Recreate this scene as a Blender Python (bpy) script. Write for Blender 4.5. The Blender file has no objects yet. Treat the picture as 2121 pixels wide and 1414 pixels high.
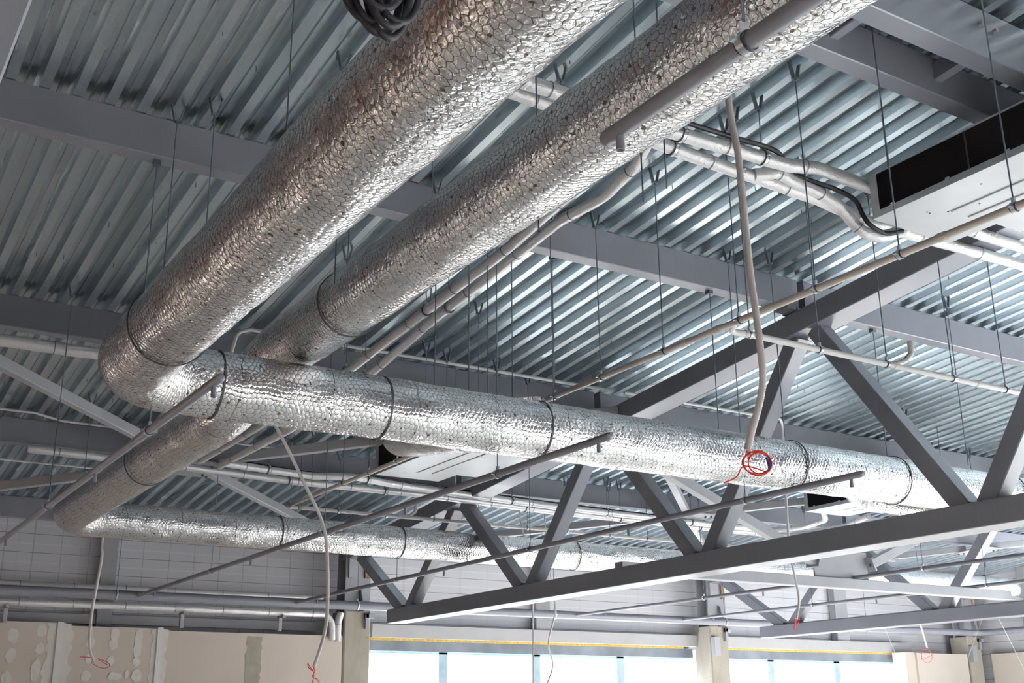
import bpy, math, random
from mathutils import Vector, Matrix, noise
random.seed(7)
PI = math.pi
S = bpy.context.scene
COL = S.collection
CZ = 1.6                      # eye height over the floor; heights below are measured from the eye
ROOF0, SL = 4.2, -0.09345     # deck soffit height and fall towards the far wall
def roof(y): return ROOF0 + SL * y

# ------------------------------------------------------------------ camera, sky, daylight, added fill lamps, exposure
cam_d = bpy.data.cameras.new('camera'); cam = bpy.data.objects.new('camera', cam_d); COL.objects.link(cam)
yaw, pitch, roll, FPX = 0.562684143, 0.316566025, -0.010358279, 2379.92
f = Vector((math.sin(yaw)*math.cos(pitch), math.cos(yaw)*math.cos(pitch), math.sin(pitch)))
r0 = Vector((math.cos(yaw), -math.sin(yaw), 0)); u0 = r0.cross(f)
rt = math.cos(roll)*r0 + math.sin(roll)*u0; up = -math.sin(roll)*r0 + math.cos(roll)*u0
M = Matrix((rt, up, -f)).transposed().to_4x4(); M.translation = Vector((0, 0, CZ)); cam.matrix_world = M
cam_d.sensor_width = 36; cam_d.lens = FPX / 2121 * 36; cam_d.clip_start = 0.05; cam_d.clip_end = 200
S.camera = cam
S.view_settings.view_transform = 'Standard'; S.view_settings.look = 'None'
S.view_settings.exposure = 1.36; S.view_settings.gamma = 1.0; S.view_settings.use_curve_mapping = False

W = bpy.data.worlds.new('sky'); S.world = W; W.use_nodes = True
W.node_tree.nodes['Background'].inputs[0].default_value = (0.93, 0.97, 1.0, 1)
W.node_tree.nodes['Background'].inputs[1].default_value = 1.6
S.cycles.max_bounces = 8; S.cycles.diffuse_bounces = 4; S.cycles.glossy_bounces = 4
S.cycles.transparent_max_bounces = 8; S.cycles.caustics_reflective = False; S.cycles.caustics_refractive = False
S.cycles.sample_clamp_indirect = 4.0

def area(name, loc, aim, sx, sy, power, col=(0.93, 0.97, 1.0), spread=180):
    d = bpy.data.lights.new(name, 'AREA'); d.shape = 'RECTANGLE'; d.size = sx; d.size_y = sy; d.energy = power; d.color = col; d.spread = math.radians(spread)
    o = bpy.data.objects.new(name, d); COL.objects.link(o); o.location = loc
    o.rotation_euler = (Vector(aim)).to_track_quat('-Z', 'Y').to_euler(); return o
# daylight entering through the far window band and the glazed right side, plus added fills
sd = bpy.data.lights.new('sun', 'SUN'); sd.energy = 16; sd.angle = math.radians(1.5); sd.color = (1.0, 0.97, 0.93)
so = bpy.data.objects.new('sun', sd); COL.objects.link(so); so.rotation_euler = Vector((-0.10, -0.88, -0.46)).to_track_quat('-Z', 'Y').to_euler()
area('daylight_far_windows', (13.4, 16.7, 0.15), (0, -1, 0.05), 12.0, 1.6, 900)
area('daylight_right_windows', (21.5, 4.0, 1.3), (-0.80, 0.10, -0.60), 13.0, 2.6, 6800, spread=75)
area('added_fill_left', (-3.05, 11.0, -0.45), (0.75, 0.05, -0.66), 9.5, 1.5, 1150, (1.0, 0.92, 0.84), 80)  # added warm fill low on the left wall, which has no opening
area('added_fill_near_small', (1.5, -4.9, 0.9), (0.0, 0.74, -0.67), 5.0, 2.0, 600, (1.0, 0.95, 0.89), 55)  # added small fill behind the camera, lifts the left floor and deck
area('added_fill_near_wide', (12.5, -4.9, 1.6), (-0.05, 0.72, -0.70), 15.0, 2.2, 7500, spread=75)  # added wide fill by the solid near wall, brightens the floor for bounce

# ------------------------------------------------------------------ materials
def mat(name):
    m = bpy.data.materials.new(name); m.use_nodes = True
    nt = m.node_tree; b = nt.nodes['Principled BSDF']; return m, nt, b
def N(nt, t, **kw):
    n = nt.nodes.new(t)
    for k, v in kw.items():
        if k.startswith('i_'): n.inputs[int(k[2:])].default_value = v
        else: setattr(n, k, v)
    return n
def L(nt, a, b): nt.links.new(a, b)
def math_(nt, op, a, b=None, clamp=False):
    n = nt.nodes.new('ShaderNodeMath'); n.operation = op; n.use_clamp = clamp
    for i, v in enumerate((a, b)):
        if v is None: continue
        if isinstance(v, (int, float)): n.inputs[i].default_value = v
        else: nt.links.new(v, n.inputs[i])
    return n.outputs[0]
def ramp(nt, src, stops):
    n = nt.nodes.new('ShaderNodeValToRGB'); e = n.color_ramp.elements
    while len(e) < len(stops): e.new(0.5)
    for i, (p, c) in enumerate(stops): e[i].position = p; e[i].color = (*c, 1)
    nt.links.new(src, n.inputs[0]); return n.outputs[0]
def simple(name, col, rough=0.5, metal=0.0, var=0.08, scale=6.0, bump=0.0, bscale=60.0, coord='Object'):
    m, nt, b = mat(name)
    tc = N(nt, 'ShaderNodeTexCoord')
    nz = N(nt, 'ShaderNodeTexNoise'); nz.inputs['Scale'].default_value = scale; nz.inputs['Detail'].default_value = 4
    L(nt, tc.outputs[coord], nz.inputs['Vector'])
    lo = tuple(c*(1-var) for c in col); hi = tuple(min(1, c*(1+var)) for c in col)
    L(nt, ramp(nt, nz.outputs[0], [(0.3, lo), (0.7, hi)]), b.inputs['Base Color'])
    b.inputs['Roughness'].default_value = rough; b.inputs['Metallic'].default_value = metal
    if bump:
        n2 = N(nt, 'ShaderNodeTexNoise'); n2.inputs['Scale'].default_value = bscale; n2.inputs['Detail'].default_value = 3
        L(nt, tc.outputs[coord], n2.inputs['Vector'])
        bp = N(nt, 'ShaderNodeBump'); bp.inputs['Strength'].default_value = bump; bp.inputs['Distance'].default_value = 0.01
        L(nt, n2.outputs[0], bp.inputs['Height']); L(nt, bp.outputs[0], b.inputs['Normal'])
    return m
STEEL = simple('grey_painted_steel', (0.185, 0.193, 0.232), 0.3, 0, 0.07, 3.0)
STEEL.node_tree.nodes['Principled BSDF'].inputs['Specular IOR Level'].default_value = 0.75
STEEL2 = simple('grey_primer_steel', (0.36, 0.37, 0.40), 0.5, 0, 0.08, 3.0)
RUST = simple('rusty_steel', (0.30, 0.19, 0.12), 0.8, 0, 0.3, 20)
ZINC = simple('zinc_plated_rod', (0.13, 0.16, 0.19), 0.4, 0.7, 0.1, 30)
CLAMP = simple('zinc_clamp', (0.55, 0.58, 0.62), 0.3, 0.9, 0.1, 30)
RUBBER = simple('black_rubber', (0.03, 0.03, 0.035), 0.6)
PVC_B = simple('beige_pvc', (0.62, 0.58, 0.53), 0.35, 0, 0.05, 5)
PVC_W = simple('white_pvc', (0.78, 0.77, 0.76), 0.35, 0, 0.04, 5)
SPRK = simple('grey_enamel_pipe', (0.215, 0.222, 0.262), 0.38, 0, 0.05, 5)
FLEX = simple('grey_corrugated_plastic', (0.78, 0.745, 0.745), 0.45, 0, 0.05, 10)
REDW = simple('red_wire', (0.75, 0.035, 0.02), 0.35, 0, 0.08, 20)
BLUET = simple('blue_tape', (0.02, 0.04, 0.30), 0.4)
BLACKC = simple('black_cable', (0.008, 0.008, 0.011), 0.6)
BLACKC.node_tree.nodes['Principled BSDF'].inputs['Specular IOR Level'].default_value = 0.25
GALV = simple('galvanised_casing', (0.52, 0.55, 0.57), 0.38, 0.85, 0.1, 12)
PANELW = simple('pale_galvanised_panel', (0.58, 0.60, 0.62), 0.36, 0.45, 0.05, 3)
GRILLE = simple('black_filter', (0.008, 0.007, 0.008), 0.95, 0, 0.2, 80)
GRILLE.node_tree.nodes['Principled BSDF'].inputs['Specular IOR Level'].default_value = 0.1
DRYW = simple('drywall_paper', (0.62, 0.55, 0.495), 0.9, 0, 0.03, 2)
DRYW2 = simple('drywall_cream', (0.66, 0.60, 0.54), 0.9, 0, 0.03, 2)
PLAST = simple('plaster_filler', (0.74, 0.70, 0.67), 0.9, 0, 0.05, 12)
PLASTD = simple('damp_joint_filler', (0.36, 0.33, 0.28), 0.9, 0, 0.12, 8)
FOAMY = simple('yellow_foam', (0.52, 0.36, 0.09), 0.8, 0, 0.3, 25, 0.6, 80)
LINT = simple('blue_grey_membrane', (0.17, 0.20, 0.25), 0.5, 0, 0.4, 1.6)
FRAME = simple('pale_blue_window_frame', (0.42, 0.58, 0.70), 0.4, 0, 0.1, 8)
GIRT = simple('pale_grey_girt', (0.47, 0.47, 0.49), 0.5, 0, 0.05, 3)
FLOORM = simple('pale_concrete_floor', (0.72, 0.70, 0.67), 0.7, 0, 0.08, 0.8, 0.1, 20)
WALLL = simple('beige_plaster_wall', (0.56, 0.42, 0.32), 0.9, 0, 0.06, 1.5)
BRICKB = simple('brown_upper_wall', (0.20, 0.080, 0.050), 0.9, 0, 0.2, 3)
NEARW = simple('dark_grey_wall', (0.09, 0.088, 0.095), 0.8, 0, 0.1, 2)
STRINGM = simple('white_string', (0.8, 0.78, 0.74), 0.8)

def concrete_mat():
    m, nt, b = mat('stained_concrete'); tc = N(nt, 'ShaderNodeTexCoord')
    mp = N(nt, 'ShaderNodeMapping'); mp.inputs['Scale'].default_value = (4, 4, 1.5); L(nt, tc.outputs['Object'], mp.inputs[0])
    n1 = N(nt, 'ShaderNodeTexNoise'); n1.inputs['Scale'].default_value = 1.0; n1.inputs['Detail'].default_value = 6; L(nt, mp.outputs[0], n1.inputs['Vector'])
    c1 = ramp(nt, n1.outputs[0], [(0.25, (0.29, 0.26, 0.21)), (0.5, (0.36, 0.33, 0.28)), (0.75, (0.44, 0.41, 0.36))])
    v = N(nt, 'ShaderNodeTexVoronoi'); v.inputs['Scale'].default_value = 14; L(nt, tc.outputs['Object'], v.inputs['Vector'])
    pit = math_(nt, 'LESS_THAN', v.outputs['Distance'], 0.09)
    mx = N(nt, 'ShaderNodeMixRGB'); L(nt, pit, mx.inputs[0]); L(nt, c1, mx.inputs[1]); mx.inputs[2].default_value = (0.16, 0.14, 0.12, 1)
    L(nt, mx.outputs[0], b.inputs['Base Color']); b.inputs['Roughness'].default_value = 0.85; return m
CONC = concrete_mat()

def deck_mat():
    m, nt, b = mat('galvanised_deck'); tc = N(nt, 'ShaderNodeTexCoord')
    v = N(nt, 'ShaderNodeTexVoronoi'); v.inputs['Scale'].default_value = 45; L(nt, tc.outputs['Object'], v.inputs['Vector'])
    mp = N(nt, 'ShaderNodeMapping'); mp.inputs['Scale'].default_value = (5.3, 0.25, 5.3); L(nt, tc.outputs['Object'], mp.inputs[0])
    n1 = N(nt, 'ShaderNodeTexNoise'); n1.inputs['Scale'].default_value = 1.0; n1.inputs['Detail'].default_value = 3; L(nt, mp.outputs[0], n1.inputs['Vector'])
    a = math_(nt, 'ADD', math_(nt, 'MULTIPLY', v.outputs['Color'], 0.18), math_(nt, 'MULTIPLY', n1.outputs[0], 0.82))
    L(nt, ramp(nt, a, [(0.25, (0.50, 0.585, 0.64)), (0.75, (0.64, 0.715, 0.76))]), b.inputs['Base Color'])
    b.inputs['Metallic'].default_value = 0.85
    L(nt, ramp(nt, n1.outputs[0], [(0.3, (0.22,)*3), (0.7, (0.30,)*3)]), b.inputs['Roughness'])
    bp = N(nt, 'ShaderNodeBump'); bp.inputs['Strength'].default_value = 0.02; bp.inputs['Distance'].default_value = 0.01
    L(nt, n1.outputs[0], bp.inputs['Height']); L(nt, bp.outputs[0], b.inputs['Normal'])
    return m
DECK = deck_mat()

def foil_hex(name, cell=0.033, rough=0.13):
    """aluminium foil wrap under hexagonal wire netting; UVs are in metres"""
    m, nt, b = mat(name)
    tc = N(nt, 'ShaderNodeTexCoord')
    def warp(src, scale, amp):
        nd = N(nt, 'ShaderNodeTexNoise'); nd.inputs['Scale'].default_value = scale; nd.inputs['Detail'].default_value = 2; L(nt, src, nd.inputs['Vector'])
        off = N(nt, 'ShaderNodeVectorMath', operation='SUBTRACT'); L(nt, nd.outputs['Color'], off.inputs[0]); off.inputs[1].default_value = (0.5, 0.5, 0.5)
        offs = N(nt, 'ShaderNodeVectorMath', operation='SCALE'); L(nt, off.outputs[0], offs.inputs[0]); offs.inputs['Scale'].default_value = amp
        p = N(nt, 'ShaderNodeVectorMath', operation='ADD'); L(nt, src, p.inputs[0]); L(nt, offs.outputs[0], p.inputs[1]); return p.outputs[0]
    uv = tc.outputs['UV']
    p = warp(warp(uv, 5.0, 0.075), 24.0, 0.017)
    ps = N(nt, 'ShaderNodeVectorMath', operation='MULTIPLY'); L(nt, p, ps.inputs[0]); ps.inputs[1].default_value = (1.0/cell, 0.86/cell, 0)
    rr = (1.0, 1.7320508, 1.0); hh = (0.5, 0.8660254, 0.0)
    def cellv(src, shift):
        q = src
        if shift:
            s = N(nt, 'ShaderNodeVectorMath', operation='SUBTRACT'); L(nt, src, s.inputs[0]); s.inputs[1].default_value = hh; q = s.outputs[0]
        w = N(nt, 'ShaderNodeVectorMath', operation='WRAP'); L(nt, q, w.inputs[0]); w.inputs[1].default_value = rr; w.inputs[2].default_value = (0, 0, 0)
        s2 = N(nt, 'ShaderNodeVectorMath', operation='SUBTRACT'); L(nt, w.outputs[0], s2.inputs[0]); s2.inputs[1].default_value = hh
        ab = N(nt, 'ShaderNodeVectorMath', operation='ABSOLUTE'); L(nt, s2.outputs[0], ab.inputs[0])
        fl = N(nt, 'ShaderNodeVectorMath', operation='MULTIPLY'); L(nt, ab.outputs[0], fl.inputs[0]); fl.inputs[1].default_value = (1, 1, 0)
        d = N(nt, 'ShaderNodeVectorMath', operation='DOT_PRODUCT'); L(nt, fl.outputs[0], d.inputs[0]); d.inputs[1].default_value = hh
        sx = N(nt, 'ShaderNodeSeparateXYZ'); L(nt, fl.outputs[0], sx.inputs[0])
        return math_(nt, 'MAXIMUM', d.outputs['Value'], sx.outputs[0])
    hd = math_(nt, 'MINIMUM', cellv(ps.outputs[0], False), cellv(ps.outputs[0], True))   # 0 centre .. 0.5 wire
    wire = N(nt, 'ShaderNodeMapRange', interpolation_type='SMOOTHSTEP'); L(nt, hd, wire.inputs[0])
    wire.inputs[1].default_value = 0.450; wire.inputs[2].default_value = 0.478
    # crumpled patches between smoother stretches
    c1 = N(nt, 'ShaderNodeTexNoise'); c1.inputs['Scale'].default_value = 34; c1.inputs['Detail'].default_value = 3; c1.inputs['Distortion'].default_value = 1.8; L(nt, uv, c1.inputs['Vector'])
    c2 = N(nt, 'ShaderNodeTexNoise'); c2.inputs['Scale'].default_value = 6; c2.inputs['Detail'].default_value = 3; L(nt, uv, c2.inputs['Vector'])
    c4 = N(nt, 'ShaderNodeTexNoise'); c4.inputs['Scale'].default_value = 2.3; c4.inputs['Detail'].default_value = 2; L(nt, uv, c4.inputs['Vector'])
    c3 = N(nt, 'ShaderNodeTexVoronoi', feature='DISTANCE_TO_EDGE'); c3.inputs['Scale'].default_value = 26; L(nt, p, c3.inputs['Vector'])
    patch = N(nt, 'ShaderNodeMapRange', interpolation_type='SMOOTHSTEP'); L(nt, c4.outputs[0], patch.inputs[0]); patch.inputs[1].default_value = 0.42; patch.inputs[2].default_value = 0.66; patch.inputs[3].default_value = 0.16; patch.inputs[4].default_value = 1.35
    puff = math_(nt, 'MULTIPLY', math_(nt, 'POWER', hd, 3.0), -1.7)
    crum = math_(nt, 'ADD', math_(nt, 'MULTIPLY', c1.outputs[0], 0.75), math_(nt, 'MULTIPLY', c3.outputs[0], 0.8))
    h = math_(nt, 'ADD', puff, math_(nt, 'MULTIPLY', crum, patch.outputs[0]))
    h = math_(nt, 'ADD', h, math_(nt, 'MULTIPLY', c2.outputs[0], 0.8))
    bp = N(nt, 'ShaderNodeBump'); bp.inputs['Strength'].default_value = 0.6; bp.inputs['Distance'].default_value = 0.014
    L(nt, h, bp.inputs['Height']); L(nt, bp.outputs[0], b.inputs['Normal'])
    # overlaps of the wrap, spikes and torn spots
    sxu = N(nt, 'ShaderNodeSeparateXYZ'); L(nt, p, sxu.inputs[0])
    lap = math_(nt, 'LESS_THAN', math_(nt, 'ABSOLUTE', math_(nt, 'SUBTRACT', math_(nt, 'FRACT', math_(nt, 'DIVIDE', sxu.outputs[0], 0.58)), 0.5)), 0.006)
    v = N(nt, 'ShaderNodeTexVoronoi', voronoi_dimensions='2D'); v.inputs['Scale'].default_value = 8.5; v.inputs['Randomness'].default_value = 0.8; L(nt, p, v.inputs['Vector'])
    spot = math_(nt, 'LESS_THAN', math_(nt, 'ADD', v.outputs['Distance'], math_(nt, 'MULTIPLY', c1.outputs[0], 0.14)), 0.137)
    base = ramp(nt, c2.outputs[0], [(0.3, (0.84, 0.83, 0.83)), (0.7, (0.95, 0.945, 0.945))])
    m1 = N(nt, 'ShaderNodeMixRGB'); L(nt, math_(nt, 'MULTIPLY', math_(nt, 'MAXIMUM', wire.outputs[0], math_(nt, 'MULTIPLY', lap, 0.7)), 0.9), m1.inputs[0]); L(nt, base, m1.inputs[1]); m1.inputs[2].default_value = (0.10, 0.088, 0.09, 1)
    m2 = N(nt, 'ShaderNodeMixRGB'); L(nt, spot, m2.inputs[0]); L(nt, m1.outputs[0], m2.inputs[1]); m2.inputs[2].default_value = (0.10, 0.075, 0.05, 1)
    L(nt, m2.outputs[0], b.inputs['Base Color'])
    L(nt, math_(nt, 'SUBTRACT', 1.0, math_(nt, 'MAXIMUM', spot, math_(nt, 'MULTIPLY', wire.outputs[0], 0.5)), True), b.inputs['Metallic'])
    b.inputs['Roughness'].default_value = rough
    return m
FOIL = foil_hex('netted_foil_wrap')

def foil_plain(name):
    m, nt, b = mat(name); tc = N(nt, 'ShaderNodeTexCoord')
    c1 = N(nt, 'ShaderNodeTexNoise'); c1.inputs['Scale'].default_value = 26; c1.inputs['Detail'].default_value = 4; c1.inputs['Distortion'].default_value = 1.2; L(nt, tc.outputs['UV'], c1.inputs['Vector'])
    bp = N(nt, 'ShaderNodeBump'); bp.inputs['Strength'].default_value = 0.5; bp.inputs['Distance'].default_value = 0.012
    L(nt, c1.outputs[0], bp.inputs['Height']); L(nt, bp.outputs[0], b.inputs['Normal'])
    b.inputs['Base Color'].default_value = (0.80, 0.79, 0.80, 1); b.inputs['Metallic'].default_value = 0.45; b.inputs['Roughness'].default_value = 0.38
    return m
FOILP = foil_plain('pipe_foil_tape')

def wall_mat():
    """white sandwich panels with thin dark horizontal joints and rusty vertical stains"""
    m, nt, b = mat('white_sandwich_panel'); tc = N(nt, 'ShaderNodeTexCoord'); g = N(nt, 'ShaderNodeNewGeometry')
    sx = N(nt, 'ShaderNodeSeparateXYZ'); L(nt, g.outputs['Position'], sx.inputs[0])
    z = sx.outputs[2]; along = math_(nt, 'ADD', sx.outputs[0], sx.outputs[1])
    fz = math_(nt, 'FRACT', math_(nt, 'DIVIDE', math_(nt, 'SUBTRACT', z, 0.06), 0.245))
    joint = math_(nt, 'LESS_THAN', fz, 0.035)
    lite = math_(nt, 'MULTIPLY', math_(nt, 'GREATER_THAN', fz, 0.45), math_(nt, 'LESS_THAN', fz, 0.52))
    wv = N(nt, 'ShaderNodeTexNoise', noise_dimensions='1D'); wv.inputs['Scale'].default_value = 5.0; wv.inputs['Detail'].default_value = 5; L(nt, along, wv.inputs['W'])
    vl = math_(nt, 'FRACT', math_(nt, 'ADD', math_(nt, 'DIVIDE', along, 0.36), math_(nt, 'MULTIPLY', wv.outputs[0], 0.12)))
    streak = math_(nt, 'MULTIPLY', math_(nt, 'SUBTRACT', wv.outputs[0], 0.64, True), 6.0, True)
    c = N(nt, 'ShaderNodeMixRGB'); L(nt, lite, c.inputs[0]); c.inputs[1].default_value = (0.68, 0.69, 0.75, 1); c.inputs[2].default_value = (0.78, 0.78, 0.81, 1)
    c0 = N(nt, 'ShaderNodeMixRGB'); L(nt, math_(nt, 'MULTIPLY', math_(nt, 'MULTIPLY', math_(nt, 'LESS_THAN', vl, 0.035), math_(nt, 'LESS_THAN', sx.outputs[0], 7.0)), 0.5), c0.inputs[0]); L(nt, c.outputs[0], c0.inputs[1]); c0.inputs[2].default_value = (0.24, 0.22, 0.23, 1)
    c2 = N(nt, 'ShaderNodeMixRGB'); L(nt, math_(nt, 'MULTIPLY', streak, 0.35), c2.inputs[0]); L(nt, c0.outputs[0], c2.inputs[1]); c2.inputs[2].default_value = (0.34, 0.31, 0.32, 1)
    c3 = N(nt, 'ShaderNodeMixRGB'); L(nt, math_(nt, 'MULTIPLY', joint, 0.8), c3.inputs[0]); L(nt, c2.outputs[0], c3.inputs[1]); c3.inputs[2].default_value = (0.16, 0.13, 0.14, 1)
    L(nt, c3.outputs[0], b.inputs['Base Color']); b.inputs['Roughness'].default_value = 0.5
    return m
PANEL = wall_mat()
def glass_mat():
    m, nt, b = mat('window_glass'); out = nt.nodes['Material Output']
    t = N(nt, 'ShaderNodeBsdfTransparent'); gl = N(nt, 'ShaderNodeBsdfGlossy'); gl.inputs['Roughness'].default_value = 0.02
    mx = N(nt, 'ShaderNodeMixShader'); mx.inputs[0].default_value = 0.06; L(nt, t.outputs[0], mx.inputs[1]); L(nt, gl.outputs[0], mx.inputs[2])
    L(nt, mx.outputs[0], out.inputs['Surface']); return m
GLASS = glass_mat()

# ------------------------------------------------------------------ mesh builder
class MB:
    def __init__(s): s.v = []; s.f = []; s.uv = []; s.sm = []
    def add(s, vs, fs, smooth=False, uvs=None):
        o = len(s.v); s.v += [Vector(v) for v in vs]
        for i, q in enumerate(fs):
            s.f.append([o + k for k in q]); s.sm.append(smooth)
            s.uv.append(uvs[i] if uvs else [(vs[k][0], vs[k][1]) for k in q])
        return s
    def box(s, x0, x1, y0, y1, z0, z1):
        vs = [(x, y, z) for x in (x0, x1) for y in (y0, y1) for z in (z0, z1)]
        return s.add(vs, [(0, 1, 3, 2), (4, 6, 7, 5), (0, 4, 5, 1), (2, 3, 7, 6), (0, 2, 6, 4), (1, 5, 7, 3)])
    def bar(s, p, q, w, h, side=(1, 0, 0), bev=0.006):
        """square bar p->q; w across the side direction, h across the other; edges slightly bevelled"""
        p, q = Vector(p), Vector(q); d = (q - p).normalized(); a = Vector(side); a = (a - d * a.dot(d)).normalized(); b = d.cross(a)
        w2, h2 = w/2, h/2; c = min(bev, w2*0.4, h2*0.4)
        prof = [(-w2+c, -h2), (w2-c, -h2), (w2, -h2+c), (w2, h2-c), (w2-c, h2), (-w2+c, h2), (-w2, h2-c), (-w2, -h2+c)]
        vs = [e + a*x + b*y for e in (p, q) for x, y in prof]; n = 8
        fs = [(i, (i+1) % n, n+(i+1) % n, n+i) for i in range(n)] + [tuple(range(n-1, -1, -1)), tuple(range(n, 2*n))]
        return s.add(vs, fs)
    def prism(s, poly, d):
        """polygon (list of 3D points) pushed along vector d"""
        n = len(poly); d = Vector(d); P = [Vector(p) for p in poly]
        vs = P + [p + d for p in P]
        return s.add(vs, [tuple(range(n-1, -1, -1)), tuple(range(n, 2*n))] + [(i, (i+1) % n, n+(i+1) % n, n+i) for i in range(n)])
    def tube(s, path, r, n=12, caps=True, radf=None, closed=False, v0=0.0):
        P = [Vector(p) for p in path]; m = len(P)
        T = []
        for i in range(m):
            if closed: t = P[(i+1) % m] - P[i-1]
            else: t = P[min(i+1, m-1)] - P[max(i-1, 0)]
            T.append(t.normalized())
        ref = Vector((0, 0, 1)) if abs(T[0].z) < 0.9 else Vector((1, 0, 0))
        a = (ref - T[0]*ref.dot(T[0])).normalized(); vs = []; us = [0.0]
        for i in range(m):
            if i:
                us.append(us[-1] + (P[i]-P[i-1]).length)
                a = (a - T[i]*a.dot(T[i])).normalized()
            b = T[i].cross(a)
            for k in range(n):
                th = 2*PI*k/n; rr = radf(us[-1], th, i) if radf else r
                vs.append(P[i] + (a*math.cos(th) + b*math.sin(th))*rr)
        fs = []; uv = []
        for i in range(m if closed else m-1):
            j = (i+1) % m; u0_, u1_ = us[i], (us[j] if j else us[i]+(P[0]-P[i]).length)
            for k in range(n):
                k2 = (k+1) % n
                fs.append((i*n+k, i*n+k2, j*n+k2, j*n+k))
                va, vb = v0 + 2*PI*r*k/n, v0 + 2*PI*r*(k+1)/n
                uv.append([(u0_, va), (u0_, vb), (u1_, vb), (u1_, va)])
        s.add(vs, fs, True, uv)
        if caps and not closed:
            s.add([vs[k] for k in range(n)], [tuple(range(n-1, -1, -1))], False)
            s.add([vs[(m-1)*n+k] for k in range(n)], [tuple(range(n))], False)
        return s
    def ring(s, c, axis, r, w, t, n=24):
        """flat band of width w and thickness t around axis"""
        c = Vector(c); ax = Vector(axis).normalized(); ref = Vector((0, 0, 1)) if abs(ax.z) < 0.9 else Vector((1, 0, 0))
        a = (ref - ax*ref.dot(ax)).normalized(); b = ax.cross(a); vs = []
        for k in range(n):
            d = a*math.cos(2*PI*k/n) + b*math.sin(2*PI*k/n)
            vs += [c + d*r - ax*w/2, c + d*(r+t) - ax*w/2, c + d*(r+t) + ax*w/2, c + d*r + ax*w/2]
        fs = []
        for k in range(n):
            j = (k+1) % n
            for e in range(4): fs.append((4*k+e, 4*j+e, 4*j+(e+1) % 4, 4*k+(e+1) % 4))
        return s.add(vs, fs, False)
    def obj(s, name, m, parent=None, origin=None):
        V = [v + Vector((0, 0, CZ)) for v in s.v]
        if parent is not None: org = parent['_org']; org = Vector(org)
        elif origin is not None: org = Vector(origin) + Vector((0, 0, CZ))
        else:
            org = Vector((sum(v.x for v in V)/len(V), sum(v.y for v in V)/len(V), min(v.z for v in V)))
        me = bpy.data.meshes.new(name); me.from_pydata([v - org for v in V], [], s.f); me.update()
        ul = me.uv_layers.new(name='UVMap'); k = 0; flat = [0.0]*(2*len(me.loops))
        for fuv in s.uv:
            for q in fuv: flat[2*k], flat[2*k+1] = q[0], q[1]; k += 1
        ul.data.foreach_set('uv', flat)
        me.polygons.foreach_set('use_smooth', s.sm); me.materials.append(m)
        o = bpy.data.objects.new(name, me); COL.objects.link(o)
        if parent is not None: o.parent = parent; o['_org'] = list(org)
        else: o.location = org; o['_org'] = list(org)
        return o
def thing(name, label, cat, loc, group=None):
    o = bpy.data.objects.new(name, None); o.empty_display_size = 0.1; COL.objects.link(o)
    o.location = Vector(loc) + Vector((0, 0, CZ)); o['_org'] = list(o.location); return tag(o, label, cat, group)
def tag(o, label, cat, group=None, kind='thing'):
    o['label'] = label; o['category'] = cat; o['kind'] = kind
    if group: o['group'] = group
    return o
def struct(o): o['kind'] = 'structure'; return o
def fillet(pts, rad, n=10):
    P = [Vector(p) for p in pts]; out = [P[0]]
    for i in range(1, len(P)-1):
        a, b, c = P[i-1], P[i], P[i+1]; d1 = (a-b).normalized(); d2 = (c-b).normalized()
        ang = d1.angle(d2); t = min(rad/math.tan(ang/2), (a-b).length*0.49, (c-b).length*0.49)
        p1, p2 = b + d1*t, b + d2*t
        r_ = t*math.tan(ang/2); bis = (d1+d2).normalized(); ctr = b + bis*(r_/math.sin(ang/2))
        e1, e2 = p1-ctr, p2-ctr; full = e1.angle(e2)
        for k in range(n+1):
            w = k/n; out.append(ctr + (e1*math.sin((1-w)*full) + e2*math.sin(w*full))/math.sin(full))
    out.append(P[-1]); return out
def resample(path, ds):
    P = [Vector(p) for p in path]; out = [P[0]]; acc = 0.0
    for i in range(1, len(P)):
        a, b = P[i-1], P[i]; l = (b-a).length
        if l < 1e-9: continue
        d = (b-a)/l; pos = ds-acc
        while pos <= l: out.append(a + d*pos); pos += ds
        acc = l-(pos-ds)
    if (out[-1]-P[-1]).length > 1e-4: out.append(P[-1])
    return out
def spline(pts, n=8):
    P = [Vector(p) for p in pts]; P = [P[0]*2-P[1]] + P + [P[-1]*2-P[-2]]; out = []
    for i in range(1, len(P)-2):
        for k in range(n):
            t = k/n; a, b, c, d = P[i-1], P[i], P[i+1], P[i+2]
            out.append(0.5*((2*b) + (c-a)*t + (2*a-5*b+4*c-d)*t*t + (3*b-a-3*c+d)*t**3))
    out.append(P[-2]); return out
ORD = ['nearest', 'second', 'third', 'fourth', 'fifth', 'sixth', 'seventh', 'eighth', 'ninth', 'tenth', 'eleventh', 'twelfth', 'thirteenth', 'fourteenth']

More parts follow.
